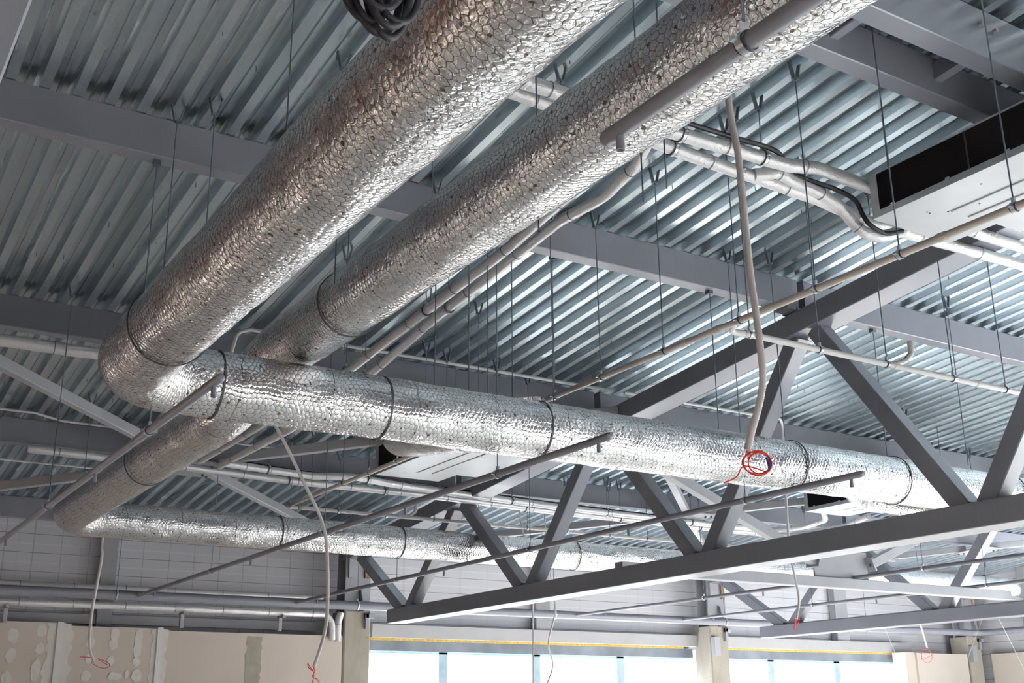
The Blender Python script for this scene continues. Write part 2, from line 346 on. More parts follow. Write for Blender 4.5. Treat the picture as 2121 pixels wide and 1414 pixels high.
# ------------------------------------------------------------------ setting: deck, floor, walls, windows
def deck():
    per = 0.190; x0 = 0.868 - 0.025 - per*34; b = MB(); y0, y1 = -5.0, 16.45
    prof = [(-0.004, 0.0), (0.056, 0.0), (0.075, 0.075), (0.110, 0.075), (0.113, 0.062), (0.127, 0.062), (0.130, 0.075), (0.167, 0.075)]
    nper = int(28.2/per); xs = []
    for k in range(nper): xs += [(x0 + k*per + px, pz) for px, pz in prof]
    xs.append((x0 + nper*per - 0.004, 0.0))
    vs = []; 
    for x, z in xs: vs += [(x, y0, roof(y0)+z), (x, y1, roof(y1)+z)]
    b.add(vs, [(2*i, 2*i+1, 2*i+3, 2*i+2) for i in range(len(xs)-1)])
    o = struct(b.obj('ceiling', DECK)); global CEIL; CEIL = o
    b = MB(); xa, xb = x0-0.1, x0+nper*per+0.1
    b.prism([(xa, y0-.1, roof(y0)+.085), (xb, y0-.1, roof(y0)+.085), (xb, y1+.1, roof(y1)+.085), (xa, y1+.1, roof(y1)+.085)], (0, 0, 0.15))
    struct(b.obj('roof_light_blocker', CONC))  # unseen slab added over the deck to block light
deck()
struct(MB().box(-6.2, 22.2, -7, 16.6, -CZ-0.2, -CZ).obj('floor', FLOORM))
YW = 16.3
# far wall: panels over the window band, solid left bay and corner
b = MB(); b.box(-6, 21.9, YW, YW+0.15, 1.12, roof(YW)+0.06); b.box(-6, 7.45, YW, YW+0.15, -CZ, 1.12); b.box(19.55, 21.9, YW, YW+0.15, -CZ, 1.12); b.box(7.45, 19.55, YW, YW+0.15, -CZ, -0.7)
struct(b.obj('wall_far', PANEL))
b = MB(); b.prism([(21.6, 10.8, -CZ), (21.6, YW, -CZ), (21.6, YW, roof(YW)+.06), (21.6, 10.8, roof(10.8)+.06)], (0.15, 0, 0))
struct(b.obj('wall_right', PANEL))
b = MB(); b.prism([(-3.2, -5, -CZ), (-3.2, YW, -CZ), (-3.2, YW, 1.7), (-3.2, -5, 1.7)], (-0.2, 0, 0))
struct(b.obj('wall_left', WALLL))
b = MB(); b.prism([(-3.2, -5, 1.7), (-3.2, YW, 1.7), (-3.2, YW, roof(YW)+.06), (-3.2, -5, roof(-5)+.06)], (-0.2, 0, 0))
struct(b.obj('wall_left_upper', BRICKB))
struct(MB().box(-5.6, 21.6, -5.2, -5.0, -CZ, roof(-5)+.06).obj('wall_near', NEARW))
# girts over the windows, foam strip and membrane band
for i, (xa, xb) in enumerate(((7.62, 14.0), (14.42, 19.62))):
    struct(MB().box(xa, xb, YW-0.22, YW, 1.17, 1.36).obj('trim_%d' % (i+1), GIRT))
    struct(MB().box(xa, xb-0.3, YW-0.16, YW, 1.135, 1.17).obj('trim_%d' % (i+3), FOAMY))
    struct(MB().box(xa-0.2, xb-0.05, YW-0.10, YW, 0.985, 1.135).obj('trim_%d' % (i+5), LINT))
struct(MB().box(1.0, 6.9, YW-0.14, YW, 1.24, 1.36).obj('trim_7', GIRT))
# windows: one per bay between columns
wn = 0
for xa, xb, mull in ((7.45, 14.0, (8.96, 10.70, 12.42)), (14.42, 19.55, (15.94, 17.69, 19.42))):
    wn += 1; fr = MB()
    for mx in mull: fr.box(mx-0.075, mx+0.075, YW+0.02, YW+0.12, -0.7, 0.985)
    fr.box(xa, xb, YW+0.02, YW+0.12, 0.955, 1.0); fr.box(xa, xb, YW+0.02, YW+0.12, -0.7, -0.62)
    fo = struct(fr.obj('window_%d' % wn, FRAME))
    ed = [xa] + list(mull) + [xb]
    for p, q in zip(ed[:-1], ed[1:]):
        MB().box(p+0.05, q-0.05, YW+0.065, YW+0.075, -0.65, 0.96).obj('window_pane', GLASS, fo)

# wall posts standing against the far wall
for xc, wdt, lb in ((3.72, 0.2, 'grey steel wall post above the plastered drywall'), (10.72, 0.28, 'grey steel wall post above the window middle bay'), (17.75, 0.34, 'grey steel wall post above the second window bay')):
    z0 = 1.13 if xc < 5 else 1.37
    tag(MB().bar((xc, YW-0.10, z0), (xc, YW-0.10, roof(YW)-0.02), wdt, 0.16).obj('wall_post', STEEL2), lb, 'post', 'wall posts')
tag(MB().bar((21.5, 14.6, 1.2), (21.5, 14.6, roof(14.6)), 0.16, 0.22).obj('wall_post', STEEL2), 'grey steel wall post on the right wall past the corner column', 'post', 'wall posts')

# concrete columns with steel heads
for i, (xc, lb) in enumerate(((7.21, 'stained concrete column beside the plastered drywall, steel head above'), (14.17, 'stained concrete column between the two window bays'), (21.15, 'stained concrete column in the far right corner'))):
    yf = 15.72
    t = thing('concrete_column', lb, 'column', (xc, yf+0.2, -CZ), 'concrete columns on the far wall')
    sh = MB(); c = 0.02; w = 0.21
    sh.prism([(xc-w+c, yf, -CZ), (xc+w-c, yf, -CZ), (xc+w, yf+c, -CZ), (xc+w, yf+.42, -CZ), (xc-w, yf+.42, -CZ), (xc-w, yf+c, -CZ)], (0, 0, 1.5+CZ)); sh.obj('shaft', CONC, t)
    zt = roof(yf)-0.32
    MB().box(xc-.20, xc+.20, yf+.02, yf+.05, 1.5, zt).box(xc-.20, xc+.20, yf+.30, yf+.33, 1.5, zt).box(xc-.012, xc+.012, yf+.05, yf+.30, 1.5, zt).obj('steel_head', STEEL2, t)
    MB().prism([(xc+.01, yf+.02, 1.5), (xc+.03, yf+.02, 1.5), (xc+.03, yf+.02, 1.86), (xc+.01, yf+.02, 1.86)], (0, -0.03, 0)).prism([(xc+.02, yf+.02, 1.5), (xc+.02, yf-.14, 1.5), (xc+.02, yf-.02, 1.85), (xc+.02, yf+.02, 1.85)], (0.015, 0, 0)).obj('stiffener', STEEL, t)
    for sx in (-1, 1): MB().box(xc+sx*.13-.035, xc+sx*.13+.035, yf-.02, yf+.02, 1.98, 2.25).obj('bearing_block', RUST if sx > 0 else STEEL2, t)
    MB().bar((xc+.13, yf-.03, 1.47), (xc+.13, yf-.03, 1.25), .06, .06).bar((xc+.10, yf-.03, 1.44), (xc+.24, yf-.03, 1.44), .06, .07, (0, 1, 0)).obj('pipe_bracket', STEEL2, t)
    if i: MB().bar((xc-.14, yf-.05, 1.31), (xc-.14, yf-.05, 1.0), .14, .1).obj('side_bracket', STEEL2, t)

# ------------------------------------------------------------------ drywall
def blob(cx, cz, w, h, y, seed):
    rnd = random.Random(seed); k = 14; P = []
    for i in range(k):
        a = 2*PI*i/k; rr = 0.82 + 0.32*rnd.random(); P.append((cx+math.cos(a)*w*rr, y, cz+math.sin(a)*h*rr))
    return P
dy = 15.7
def drywall(x0, x1, zt, lb, blobs, strips, m=DRYW, joint=None):
    t = thing('plasterboard_sheet', lb, 'wall panel', ((x0+x1)/2, dy, -CZ), 'drywall panels')
    MB().box(x0, x1, dy, dy+0.1, -CZ, zt).obj('board', m, t)
    for i, (cx, cz, w, h) in enumerate(blobs): MB().prism(blob(cx, cz, w, h, dy-0.003-.0004*i, i+int(x0*10)), (0, 0.004, 0)).obj('plaster_patch', PLAST, t)
    for xs, w in strips:
        rnd = random.Random(int(xs*100)); L_ = []; R_ = []; z = zt-0.01
        while z > zt-1.0: L_.append((xs-w*(.75+.5*rnd.random()), dy-.003, z)); R_.append((xs+w*(.75+.5*rnd.random()), dy-.003, z)); z -= 0.06
        MB().prism(L_ + R_[::-1], (0, .005, 0)).obj('joint_filler', PLAST, t)
        MB().box(xs-.036, xs+.036, dy-.02, dy, zt-1.0, zt+.012).obj('corner_bead', PVC_W, t)
    if joint:
        rnd = random.Random(3); L_ = []; R_ = []; z = zt-0.04
        while z > zt-1.0: L_.append((joint-.11*(.85+.3*rnd.random()), dy-.003, z)); R_.append((joint+.11*(.85+.3*rnd.random()), dy-.003, z)); z -= 0.05
        MB().prism(L_ + R_[::-1], (0, .005, 0)).obj('damp_joint', PLASTD, t)
    return t
drywall(1.0, 3.17, 1.205, 'beige drywall panel with white plaster dabs, far left', [(2.55, 1.03, .07, .09), (2.88, 1.10, .06, .08), (2.55, .80, .06, .10), (2.88, .88, .055, .07), (2.86, .62, .06, .14), (2.53, .53, .06, .08)], [(3.10, .15)])
drywall(3.17, 4.41, 1.17, 'beige drywall panel with white plaster dabs between two white corner beads', [(3.47, 1.10, .05, .07), (3.49, .97, .055, .08), (3.78, 1.08, .055, .08), (3.77, .95, .06, .07), (4.09, 1.06, .05, .09), (4.08, .90, .055, .11), (3.76, .75, .05, .06), (4.08, .74, .05, .06), (3.47, .56, .07, .07), (3.82, .56, .09, .055), (4.1, .57, .07, .08), (3.48, .76, .045, .07), (4.27, 1.12, .03, .03), (3.97, .59, .03, .06)], [(4.36, .10)])
drywall(4.41, 6.97, 1.145, 'plain beige drywall panel with one dark damp joint, beside the concrete column', [], [], joint=5.66)
drywall(19.3, 20.85, 1.15, 'cream drywall panel right of the windows, left of the corner column', [], [], DRYW2)
tag(MB().box(21.42, 21.56, 10.8, 15.55, -CZ, 1.16).obj('plasterboard_sheet', DRYW2), 'cream drywall panel on the right wall past the corner column', 'wall panel', 'drywall panels')
tag(MB().box(19.02, 19.3, 15.75, YW-.23, -CZ, 1.16).obj('plasterboard_return', DRYW2), 'pale drywall return edge at the end of the windows', 'wall panel')

# ------------------------------------------------------------------ roof beams along x
TX = (0.085, 7.15, 14.15)
def beam(xa, xb, y, lb, dep=0.265, w=0.125, bolts=()):
    yc = y + w/2; t = thing('roof_beam', lb, 'beam', ((xa+xb)/2, yc, roof(yc)-dep), 'grey roof beams')
    MB().bar((xa, yc, roof(y)-dep/2), (xb, yc, roof(y)-dep/2), w, dep, (0, 1, 0)).obj('web', STEEL, t)
    zb = roof(y)-dep
    for x in (xa+.1, xb-.1): MB().box(x-.05, x+.05, yc-.075, yc+.075, zb-.022, zb).obj('bearing_plate', STEEL, t)
    for x, z in bolts: MB().ring((x, y-.012, roof(y)-dep+z), (0, 1, 0), 0.0, .024, .017, 6).obj('bolt', STEEL2, t)
    return t
BY = [3.84, 6.56, 9.56, 12.57, 15.60]
bn = ['second roof beam from the top right corner, web with stub channels', 'roof beam crossing behind the two big ducts in mid frame', 'roof beam just above the cross duct', 'third roof beam back, behind the white insulated pipes', 'last roof beam, along the far wall']
for y, nm in zip(BY, bn):
    for i, (xa, xb) in enumerate(((0.2, 7.06), (7.14, 14.06), (14.14, 21.4))):
        beam(xa, xb, y, nm + (', left bay', ', middle bay', ', right bay')[i])
t = beam(0.2, 7.06, 3.40, 'bolted roof beam in the top right corner, nearest the camera', 0.32, 0.14, [(4.62, .2), (4.75, .2), (5.35, .2), (5.48, .2), (6.0, .2), (6.13, .2)])
for x, lb in ((4.62, 'left'), (5.52, 'right')):
    tag(MB().bar((x, 3.52, roof(3.6)-.11), (x, 3.86, roof(3.85)-.11), .07, .12).obj('stub_channel', STEEL), 'short grey stub channel between the two near roof beams, the %s one' % lb, 'beam', 'stub channels')

# ------------------------------------------------------------------ trusses along y
def truss(xc, ya, yb, lb, wch=0.27):
    t = thing('roof_truss', lb, 'truss', (xc, (ya+yb)/2, 1.23), 'grey roof trusses')
    zb0, zb1 = 1.23, 1.41
    MB().bar((xc, ya, (zb0+zb1)/2), (xc, yb, (zb0+zb1)/2), wch, zb1-zb0).obj('bottom_chord', STEEL, t)
    off = 0.29 + 0.10
    MB().bar((xc, ya, roof(ya)-off), (xc, 15.9, roof(15.9)-off), wch, 0.19).obj('top_chord', STEEL, t)
    bot = [2.06, 5.12, 8.06, 11.03, 14.0]; top = [0.56, 3.56, 6.56, 9.56, 12.57, 15.60]
    for k, yb_ in enumerate(bot):
        for yt, s in ((top[k], -1), (top[k+1], 1)):
            if min(yb_, yt) < ya: continue
            MB().bar((xc, yb_ + s*0.09, zb1-0.02), (xc, yt - s*0.11, roof(yt)-off-.085), .15, .145).obj('diagonal', STEEL, t)
    for yt in top[1:]:
        MB().box(xc-.13, xc+.13, yt-.02, yt+.16, roof(yt)-.292, roof(yt)-.27).obj('seat_plate', STEEL, t)
    return t
truss(TX[0], -1.2, 14.4, 'grey truss overhead at the far left edge, only its bottom chord in view')
truss(TX[1], -1.2, 14.36, 'large grey truss crossing the middle of the picture')
truss(TX[2], 4.0, 14.55, 'grey truss further back at the lower right')

# vertical bracing between middle and far trusses: strut, gusset, two diagonals
t = thing('cross_brace', 'grey horizontal strut with bolted gusset plate and two diagonals between the trusses', 'brace', (10.6, 9.62, 1.42))
MB().bar((7.35, 9.62, 1.47), (13.75, 9.62, 1.47), .13, .12, (0, 1, 0)).prism([(13.75, 9.55, 1.42), (13.75, 9.69, 1.42), (14.1, 9.66, 1.418), (14.1, 9.58, 1.418)], (0, 0, .03)).obj('strut', STEEL2, t)
MB().box(10.2, 11.1, 9.61, 9.63, 1.52, 1.86).obj('gusset_plate', STEEL2, t)
for s, x in ((-1, 10.32), (1, 10.98)):
    xt = 7.25 if s < 0 else 13.95
    d = (Vector((xt, 9.6, roof(9.6)-.45)) - Vector((x, 9.6, 1.66))).normalized(); p = Vector((x, 9.6, 1.66)) + d*.14
    MB().bar(p, (xt, 9.6, roof(9.6)-.45), .11, .11, (0, 1, 0)).obj('diagonal', STEEL2, t)
    MB().bar(p - d*.02, p + d*.01, .2, .16, (0, 1, 0)).obj('end_plate', STEEL2, t)
    for e in (-.055, .055): MB().ring(p - d*.03 + Vector((0, e, 0)), d, 0.0, .03, .018, 6).obj('bolt', ZINC, t)

# roof plane cross bracing, four tubes to a bolted centre plate
def xbrace(x0, x1, y0, y1, lb, depth=0.37):
    cx, cy = (x0+x1)/2, (y0+y1)/2; z = lambda y: roof(y)-depth
    t = thing('roof_brace', lb, 'brace', (cx, cy, z(cy)), 'roof cross braces')
    MB().prism([(cx-.28, cy-.28, z(cy-.28)-.05), (cx+.28, cy-.28, z(cy-.28)-.05), (cx+.28, cy+.28, z(cy+.28)-.05), (cx-.28, cy+.28, z(cy+.28)-.05)], (0, 0, -.014)).obj('centre_plate', STEEL2, t)
    for (a, c_) in ((x0, y0), (x1, y0), (x0, y1), (x1, y1)):
        d = Vector((a-cx, c_-cy, 0)).normalized(); p = Vector((cx, cy, 0)) + d*.2
        MB().bar((p.x, p.y, z(p.y)), (a, c_, z(c_)), .1, .09, (0, 0, 1)).obj('tube', STEEL2, t)
        for e in (.24, .32): q = Vector((cx, cy, 0)) + d*e; MB().ring((q.x, q.y, z(q.y)-.07), (0, 0, 1), 0.0, .04, .016, 6).obj('bolt', ZINC, t)
xbrace(.2, 7.02, 9.1, 15.5, 'grey roof cross brace with bolted centre plate, left bay')
xbrace(7.18, 14.02, 9.0, 15.5, 'grey roof cross brace with bolted centre plate, middle bay behind the truss')
xbrace(14.1, 20.2, 9.4, 15.45, 'grey roof cross brace with bolted centre plate, right bay')

# ------------------------------------------------------------------ ducts
def duct_mesh(path, R, ds=0.035, n=80, taper=None, seed=0.0, capend=False, mat_=None):
    P = resample(path, ds); m = len(P)
    def rad(u, th, i):
        k = R if taper is None else taper(i/(m-1))
        c, s_ = math.cos(th), math.sin(th)
        lump = noise.noise(Vector((u*2.2+seed, c*1.3, s_*1.3)))*0.030 + noise.noise(Vector((u*7+seed, c*3, s_*3)))*0.024 + noise.noise(Vector((u*17+seed, c*7, s_*7)))*0.014
        seam = -0.030*math.exp(-((u+seed) % 0.95 - 0.5)**2/0.0012)
        k = k*(1 + lump + seam*.6)
        if capend and i > m-9: k *= math.sqrt(max(0.0, 1-((i-(m-9))/8.0)**2))*0.999 + 0.001
        return k
    b = MB(); b.tube(P, R, n, True, rad); return b, P
def tie(parent, c, axis, r):
    MB().ring(c, axis, r*1.03, .012, .006, 48).obj('tie_wire', RUBBER, parent)
# first duct: long run over the camera, elbow, cross run to the right
t1 = thing('insulated_duct', 'largest foil and wire-netting wrapped duct, turning into the long cross run', 'duct', (1.45, 6.43, 1.68), 'foil wrapped ducts')
p1 = fillet([(1.448, -1.5, 1.88), (1.448, 6.43, 1.88), (15.6, 6.43, 1.88)], 0.36, 14)
bb, P1 = duct_mesh(p1, 0.2, taper=lambda w: 0.209-0.014*min(1, w*1.6))
bb.obj('foil_wrap', FOIL, t1)
tie(t1, (1.448, 5.5, 1.88), (0, 1, 0), .199)
for x in (1.98, 3.05, 4.25, 6.65, 7.85, 9.4): tie(t1, (x, 6.43, 1.88), (1, 0, 0), .195)
# second duct: over the cross run, down, elbow, back run
t2 = thing('insulated_duct', 'second foil and wire-netting wrapped duct, passing over the cross run to the back', 'duct', (2.4, 12.2, 1.8), 'foil wrapped ducts')
p2 = fillet([(2.52, -1.5, 2.275), (2.52, 6.72, 2.275), (2.36, 7.35, 1.98), (2.35, 12.22, 1.98), (17.75, 12.22, 1.98)], 0.33, 12)
bb, P2 = duct_mesh(p2, 0.185, seed=5.3, capend=True, taper=lambda w: 0.190-0.012*min(1, w*1.5))
bb.obj('foil_wrap', FOIL, t2)
tie(t2, (2.52, 5.75, 2.27), (0, 1, 0), .186); tie(t2, (2.35, 9.2, 1.98), (0, 1, 0), .183)
for x in (4.6, 6.1, 8.6, 10.4): tie(t2, (x, 12.22, 1.98), (1, 0, 0), .178)

# ------------------------------------------------------------------ fan coil units
def fcu(x0, yf, zb, lb, duct_from=None):
    h = 0.31; y0, y1 = yf-1.75, yf; x1 = x0+0.76
    t = thing('fan_coil_unit', lb, 'fan coil unit', (x0+.4, yf-.8, zb), 'ceiling fan coil units')
    c = MB(); c.box(x0+.03, x1, y0, y1, zb+.006, zb+h); c.box(x1, x1+.27, y0+.35, y1-.36, zb+.02, zb+h-.03); c.obj('casing', GALV, t)
    pn = MB(); pn.box(x0, x1, y0-.005, y1+.005, zb, zb+.006); pn.box(x1, x1+.28, y0+.34, y1-.35, zb+.012, zb+.02)
    for k in (0, 1):
        xr = x0+.33+.17*k; P = [(xr, y1-.35, zb-.001), (xr, y0+.3, zb-.001)]
        pn.tube(P, .008, 8)
    pn.obj('bottom_panel', PANELW, t)
    fr = MB()
    fr.box(x0, x0+.03, y1-.06, y1, zb+.006, zb+h); fr.box(x0, x0+.03, y0, y0+.06, zb+.006, zb+h); fr.box(x0, x0+.03, y0+.06, y1-.06, zb+h-.012, zb+h); fr.box(x0, x0+.03, y0+.06, y1-.06, zb+.006, zb+.045)
    fr.obj('filter_frame', GALV, t)
    MB().box(x0+.004, x0+.028, y0+.06, y1-.06, zb+.045, zb+h-.012).obj('filter', GRILLE, t)
    MB().box(x0, x0+.004, (y0+y1)/2+.13, (y0+y1)/2+.14, zb+.045, zb+h-.012).obj('filter_divider', RUBBER, t)
    for k in range(4): MB().box(x0-.006, x0, y1-.18-.42*k, y1-.15-.42*k, zb+.03, zb+.055).obj('filter_clip', CLAMP, t)
    rnd = random.Random(4)
    for k in range(9): MB().ring((x0+.12+.5*rnd.random(), y1-.1-1.5*rnd.random(), zb-.001), (0, 0, 1), 0, .003, .006, 8).obj('screw', RUBBER, t)
    for xx in (x0+.06, x1-.06):
        for yy in (y0+.12, y1-.12): MB().tube([(xx, yy, zb+h-.02), (xx, yy, roof(yy)-.002)], .005, 8).obj('threaded_rod', ZINC, t)
    return t
fcu(5.66, 4.55, 3.06, 'fan coil unit with black filter and pale panel at the upper right edge')
fcu(5.18, 10.96, 2.47, 'fan coil unit half hidden behind the cross duct, left of the truss')
fcu(11.10, 10.53, 2.50, 'fan coil unit behind the cross duct near the red wire coil')
# branch connections between cross duct and the two far units
def branch(pts, R, lb, seed):
    bb, _ = duct_mesh(fillet(pts, .25, 8), R, 0.035, 56, None, seed)
    o = bb.obj('duct_branch', FOIL); tag(o, lb, 'duct', 'duct branches to the fan coil units')
branch([(4.3, 6.55, 1.95), (4.45, 8.0, 2.25), (4.7, 9.4, 2.52), (5.15, 9.8, 2.64)], .2, 'short foil wrapped branch from the cross duct to the left fan coil unit', 2.2)
branch([(10.9, 6.55, 1.95), (10.75, 8.0, 2.13), (10.55, 9.1, 2.5), (11.05, 9.5, 2.66)], .21, 'short foil wrapped branch from the cross duct to the right fan coil unit', 8.1)

# ------------------------------------------------------------------ hangers (rod + deck clip + clamp)
def clip_mb(x, y):
    z = roof(y); b = MB()
    for s in (-1, 1): b.prism([(x+s*.010, y-.013, z-.105), (x+s*.018, y-.013, z-.105), (x+s*.044, y-.013, z+.0), (x+s*.036, y-.013, z+.0)], (0, .026, 0))
    b.box(x-.02, x+.02, y-.015, y+.015, z-.112, z-.10); b.ring((x, y, z-.118), (0, 0, 1), 0.0, .014, .011, 6); return b
def hanger(x, y, zc, rp, axis, lb, group, ztop=None):
    t = thing('pipe_hanger', lb, 'hanger', (x, y, zc), group)
    zt = roof(y) if ztop is None else ztop
    MB().tube([(x, y, zc+rp+.004), (x, y, zt-.10 if ztop is None else zt)], .0042, 8).obj('rod', ZINC, t)
    if ztop is None: clip_mb(x, y).obj('deck_clip', ZINC, t)
    else: MB().box(x-.02, x+.02, y-.02, y+.03, zt-.03, zt+.0).obj('beam_clip', ZINC, t)
    MB().ring((x, y, zc), axis, rp, .034, .004).obj('rubber_lining', RUBBER, t)
    cl = MB().ring((x, y, zc), axis, rp+.004, .022, .003)
    cl.box(x-.008, x+.008, y-.008, y+.008, zc+rp+.004, zc+rp+.03)
    ax = Vector(axis); sd = Vector((ax.y, -ax.x, 0))
    for s in (-1, 1):
        c = Vector((x, y, zc)) + sd*s*(rp+.012); cl.box(c.x-.01, c.x+.01, c.y-.01, c.y+.01, c.z-.006, c.z+.006)
    cl.obj('clamp', CLAMP, t); return t
def rod(x, y, z0, lb, group='loose hanger rods', ztop=None):
    t = thing('threaded_rod', lb, 'rod', (x, y, z0), group)
    zt = roof(y) if ztop is None else ztop
    MB().tube([(x, y, z0), (x, y, zt-.10 if ztop is None else zt)], .0042, 8).obj('rod', ZINC, t)
    if ztop is None: clip_mb(x, y).obj('deck_clip', ZINC, t)
    else: MB().box(x-.02, x+.02, y-.02, y+.03, zt-.03, zt).obj('beam_clip', ZINC, t)
    return t

# ------------------------------------------------------------------ beige and white drain pipes
def pipe(name, path, r, m, lb, cat, group=None, n=16, sockets=()):
    t = thing(name, lb, cat, path[len(path)//2], group)
    MB().tube(path, r, n).obj('run', m, t)
    for c, ax in sockets: MB().ring(c, ax, r*.5, .05, r*.5+.004, 20).obj('socket', m, t)
    return t
t = pipe('drain_pipe', [(4.77, 0.5, 2.32), (4.77, 12.40, 2.32)], .021, PVC_B, 'long beige drain pipe rising to the upper right edge', 'pipe', None, 16, [((4.77, y, 2.32), (0, 1, 0)) for y in (3.42, 5.12, 7.0, 5.45)])
for k, y in enumerate((3.0, 3.69, 4.29, 4.93, 5.66, 6.37, 6.96, 8.1, 9.06, 9.62, 10.24, 10.87, 11.71, 12.31)):
    hanger(4.77, y, 2.32, .021, (0, 1, 0), 'rod hanger clamped on the beige drain pipe, %s from the upper right' % ORD[k].replace('nearest', 'first'), 'hangers on the beige drain pipe')
w1 = fillet([(4.79, 4.99, 2.33), (4.86, 5.1, 2.315), (5.1, 5.1, 2.32), (12.5, 5.1, 2.32)], .05, 6)
t = pipe('drain_branch', w1, .021, PVC_W, 'white drain branch running right from the beige pipe, upper one', 'pipe', 'white drain branches', 16, [((x, 5.1, 2.32), (1, 0, 0)) for x in (5.0, 6.40, 7.3)])
MB().tube(fillet([(6.36, 5.1, 2.32), (6.5, 5.1, 2.37), (6.58, 5.1, 2.44), (6.59, 5.1, 2.52)], .05, 5), .021, 14).ring((6.59, 5.1, 2.52), (0, 0, 1), .018, .03, .008, 18).obj('inlet_elbow', PVC_W, t)
for k, x in enumerate((5.02, 5.65, 6.31, 7.02, 7.63, 8.3, 9.0)):
    hanger(x, 5.1, 2.32, .021, (1, 0, 0), 'rod hanger on the upper white drain branch, %s from the beige pipe' % ORD[k].replace('nearest', 'first'), 'hangers on the upper white branch')
w2 = fillet([(4.77, 12.35, 2.30), (4.79, 12.42, 2.315), (4.95, 12.42, 2.32), (15.0, 12.42, 2.32)], .05, 6)
t = pipe('drain_branch', w2, .021, PVC_W, 'white drain branch running right along the back duct, lower one', 'pipe', 'white drain branches', 14, [((x, 12.42, 2.32), (1, 0, 0)) for x in (4.98, 6.2, 7.1)])
MB().tube(fillet([(6.2, 12.42, 2.32), (6.34, 12.42, 2.34), (6.42, 12.42, 2.40), (6.43, 12.42, 2.48)], .05, 5), .021, 12).obj('inlet_elbow', PVC_W, t)
for k, x in enumerate((4.92, 5.41, 6.03, 6.68, 7.31, 8.04, 8.66, 9.36, 10.0, 11.34)):
    hanger(x, 12.42, 2.32, .021, (1, 0, 0), 'rod hanger on the lower white drain branch, %s from the beige pipe' % ORD[k].replace('nearest', 'first'), 'hangers on the lower white branch')

# ------------------------------------------------------------------ sprinkler lines
ZS = 1.55
def branch_line(x, ya, yb, lb, noz, clamps, hl, r=.0235):
    t = thing('sprinkler_pipe', lb, 'pipe', (x, (ya+yb)/2, ZS), 'grey sprinkler branch pipes')
    P = [(x, ya-.012, ZS), (x, ya-.008, ZS), (x, ya, ZS), (x, yb, ZS)]
    rr = [r*.35, r*.8, r, r]
    MB().tube(P, r, 20, True, lambda u, th, i: rr[i]).obj('run', SPRK, t)
    for y in noz:
        b = MB(); b.tube([(x, y, ZS-r*.6), (x, y, ZS-r-.052)], .0125, 14, False); b.ring((x, y, ZS-r-.05), (0, 0, 1), .009, .004, .0035, 14); b.tube([(x, y, ZS-r-.02), (x, y, ZS-r-.018)], .009, 12); b.obj('outlet', SPRK, t)
    for k, y in enumerate(clamps):
        hanger(x, y, ZS, r, (0, 1, 0), 'rod hanger on %s, %s along it' % (hl, ORD[k].replace('nearest', 'first')), 'hangers on the sprinkler pipes')
    return t
branch_line(1.62, 5.17, 15.34, 'grey sprinkler pipe ending just under the big duct elbow', (5.26, 7.64, 10.91, 14.6), (6.39, 9.14, 12.3), 'the sprinkler pipe under the duct elbow')
branch_line(3.95, 5.21, 15.34, 'grey sprinkler pipe ending in front of the cross duct middle', (5.32, 7.81, 11.19, 14.62), (6.46, 9.36, 12.43), 'the sprinkler pipe in front of the cross duct middle')
branch_line(6.10, 5.24, 15.34, 'grey sprinkler pipe passing through the truss under the red wires', (5.34, 7.83, 11.11, 14.6), (6.38, 9.38, 12.25), 'the sprinkler pipe passing through the truss')
branch_line(10.85, 5.2, 15.34, 'grey sprinkler pipe above the far truss, left of its gusset', (7.8, 11.15, 14.6), (8.6, 12.3), 'the sprinkler pipe left of the far gusset')
branch_line(13.05, 5.2, 15.34, 'grey sprinkler pipe crossing left of the far truss', (7.8, 11.2, 14.6), (9.4, 12.4), 'the sprinkler pipe left of the far truss')
branch_line(15.52, 5.2, 15.34, 'grey sprinkler pipe crossing the far truss diagonals', (7.8, 11.2, 14.6), (9.4, 12.4), 'the sprinkler pipe crossing the far truss')
# line on the near side, its capped end in front of the second duct
t = thing('sprinkler_pipe', 'near thick grey sprinkler pipe with open outlet in front of the second duct', 'pipe', (1.78, 1.2, ZS), 'grey sprinkler branch pipes')
r = .0235; rr = [r*.35, r*.8, r, r]
MB().tube([(1.78, 2.325, ZS), (1.78, 2.32, ZS), (1.78, 2.31, ZS), (1.78, -1.5, ZS)], r, 24, True, lambda u, th, i: rr[i]).obj('run', SPRK, t)
MB().tube([(1.78, 2.25, ZS-r*.6), (1.78, 2.25, ZS-r-.04)], .0125, 16, False).ring((1.78, 2.25, ZS-r-.038), (0, 0, 1), .009, .004, .0035, 16).obj('outlet', SPRK, t)
hanger(1.78, 1.745, ZS, r, (0, 1, 0), 'rod hanger on the near sprinkler pipe in front of the second duct', 'hangers on the sprinkler pipes')
# main along the far wall, bending onto the right wall
t = thing('sprinkler_main', 'thick grey sprinkler main along the far wall, bending at the corner', 'pipe', (10, 15.4, 1.49))
MB().tube(fillet([(-1.0, 15.4, ZS), (20.85, 15.4, ZS), (20.95, 8.0, ZS)], .25, 8), .063, 20).obj('run', SPRK, t)
for k, x in enumerate((3.68, 7.05, 10.45, 14.03, 17.6)):
    hanger(x, 15.4, ZS, .063, (1, 0, 0), 'rod hanger on the thick wall main, %s from the left' % ORD[k].replace('nearest', 'first'), 'hangers on the sprinkler main')

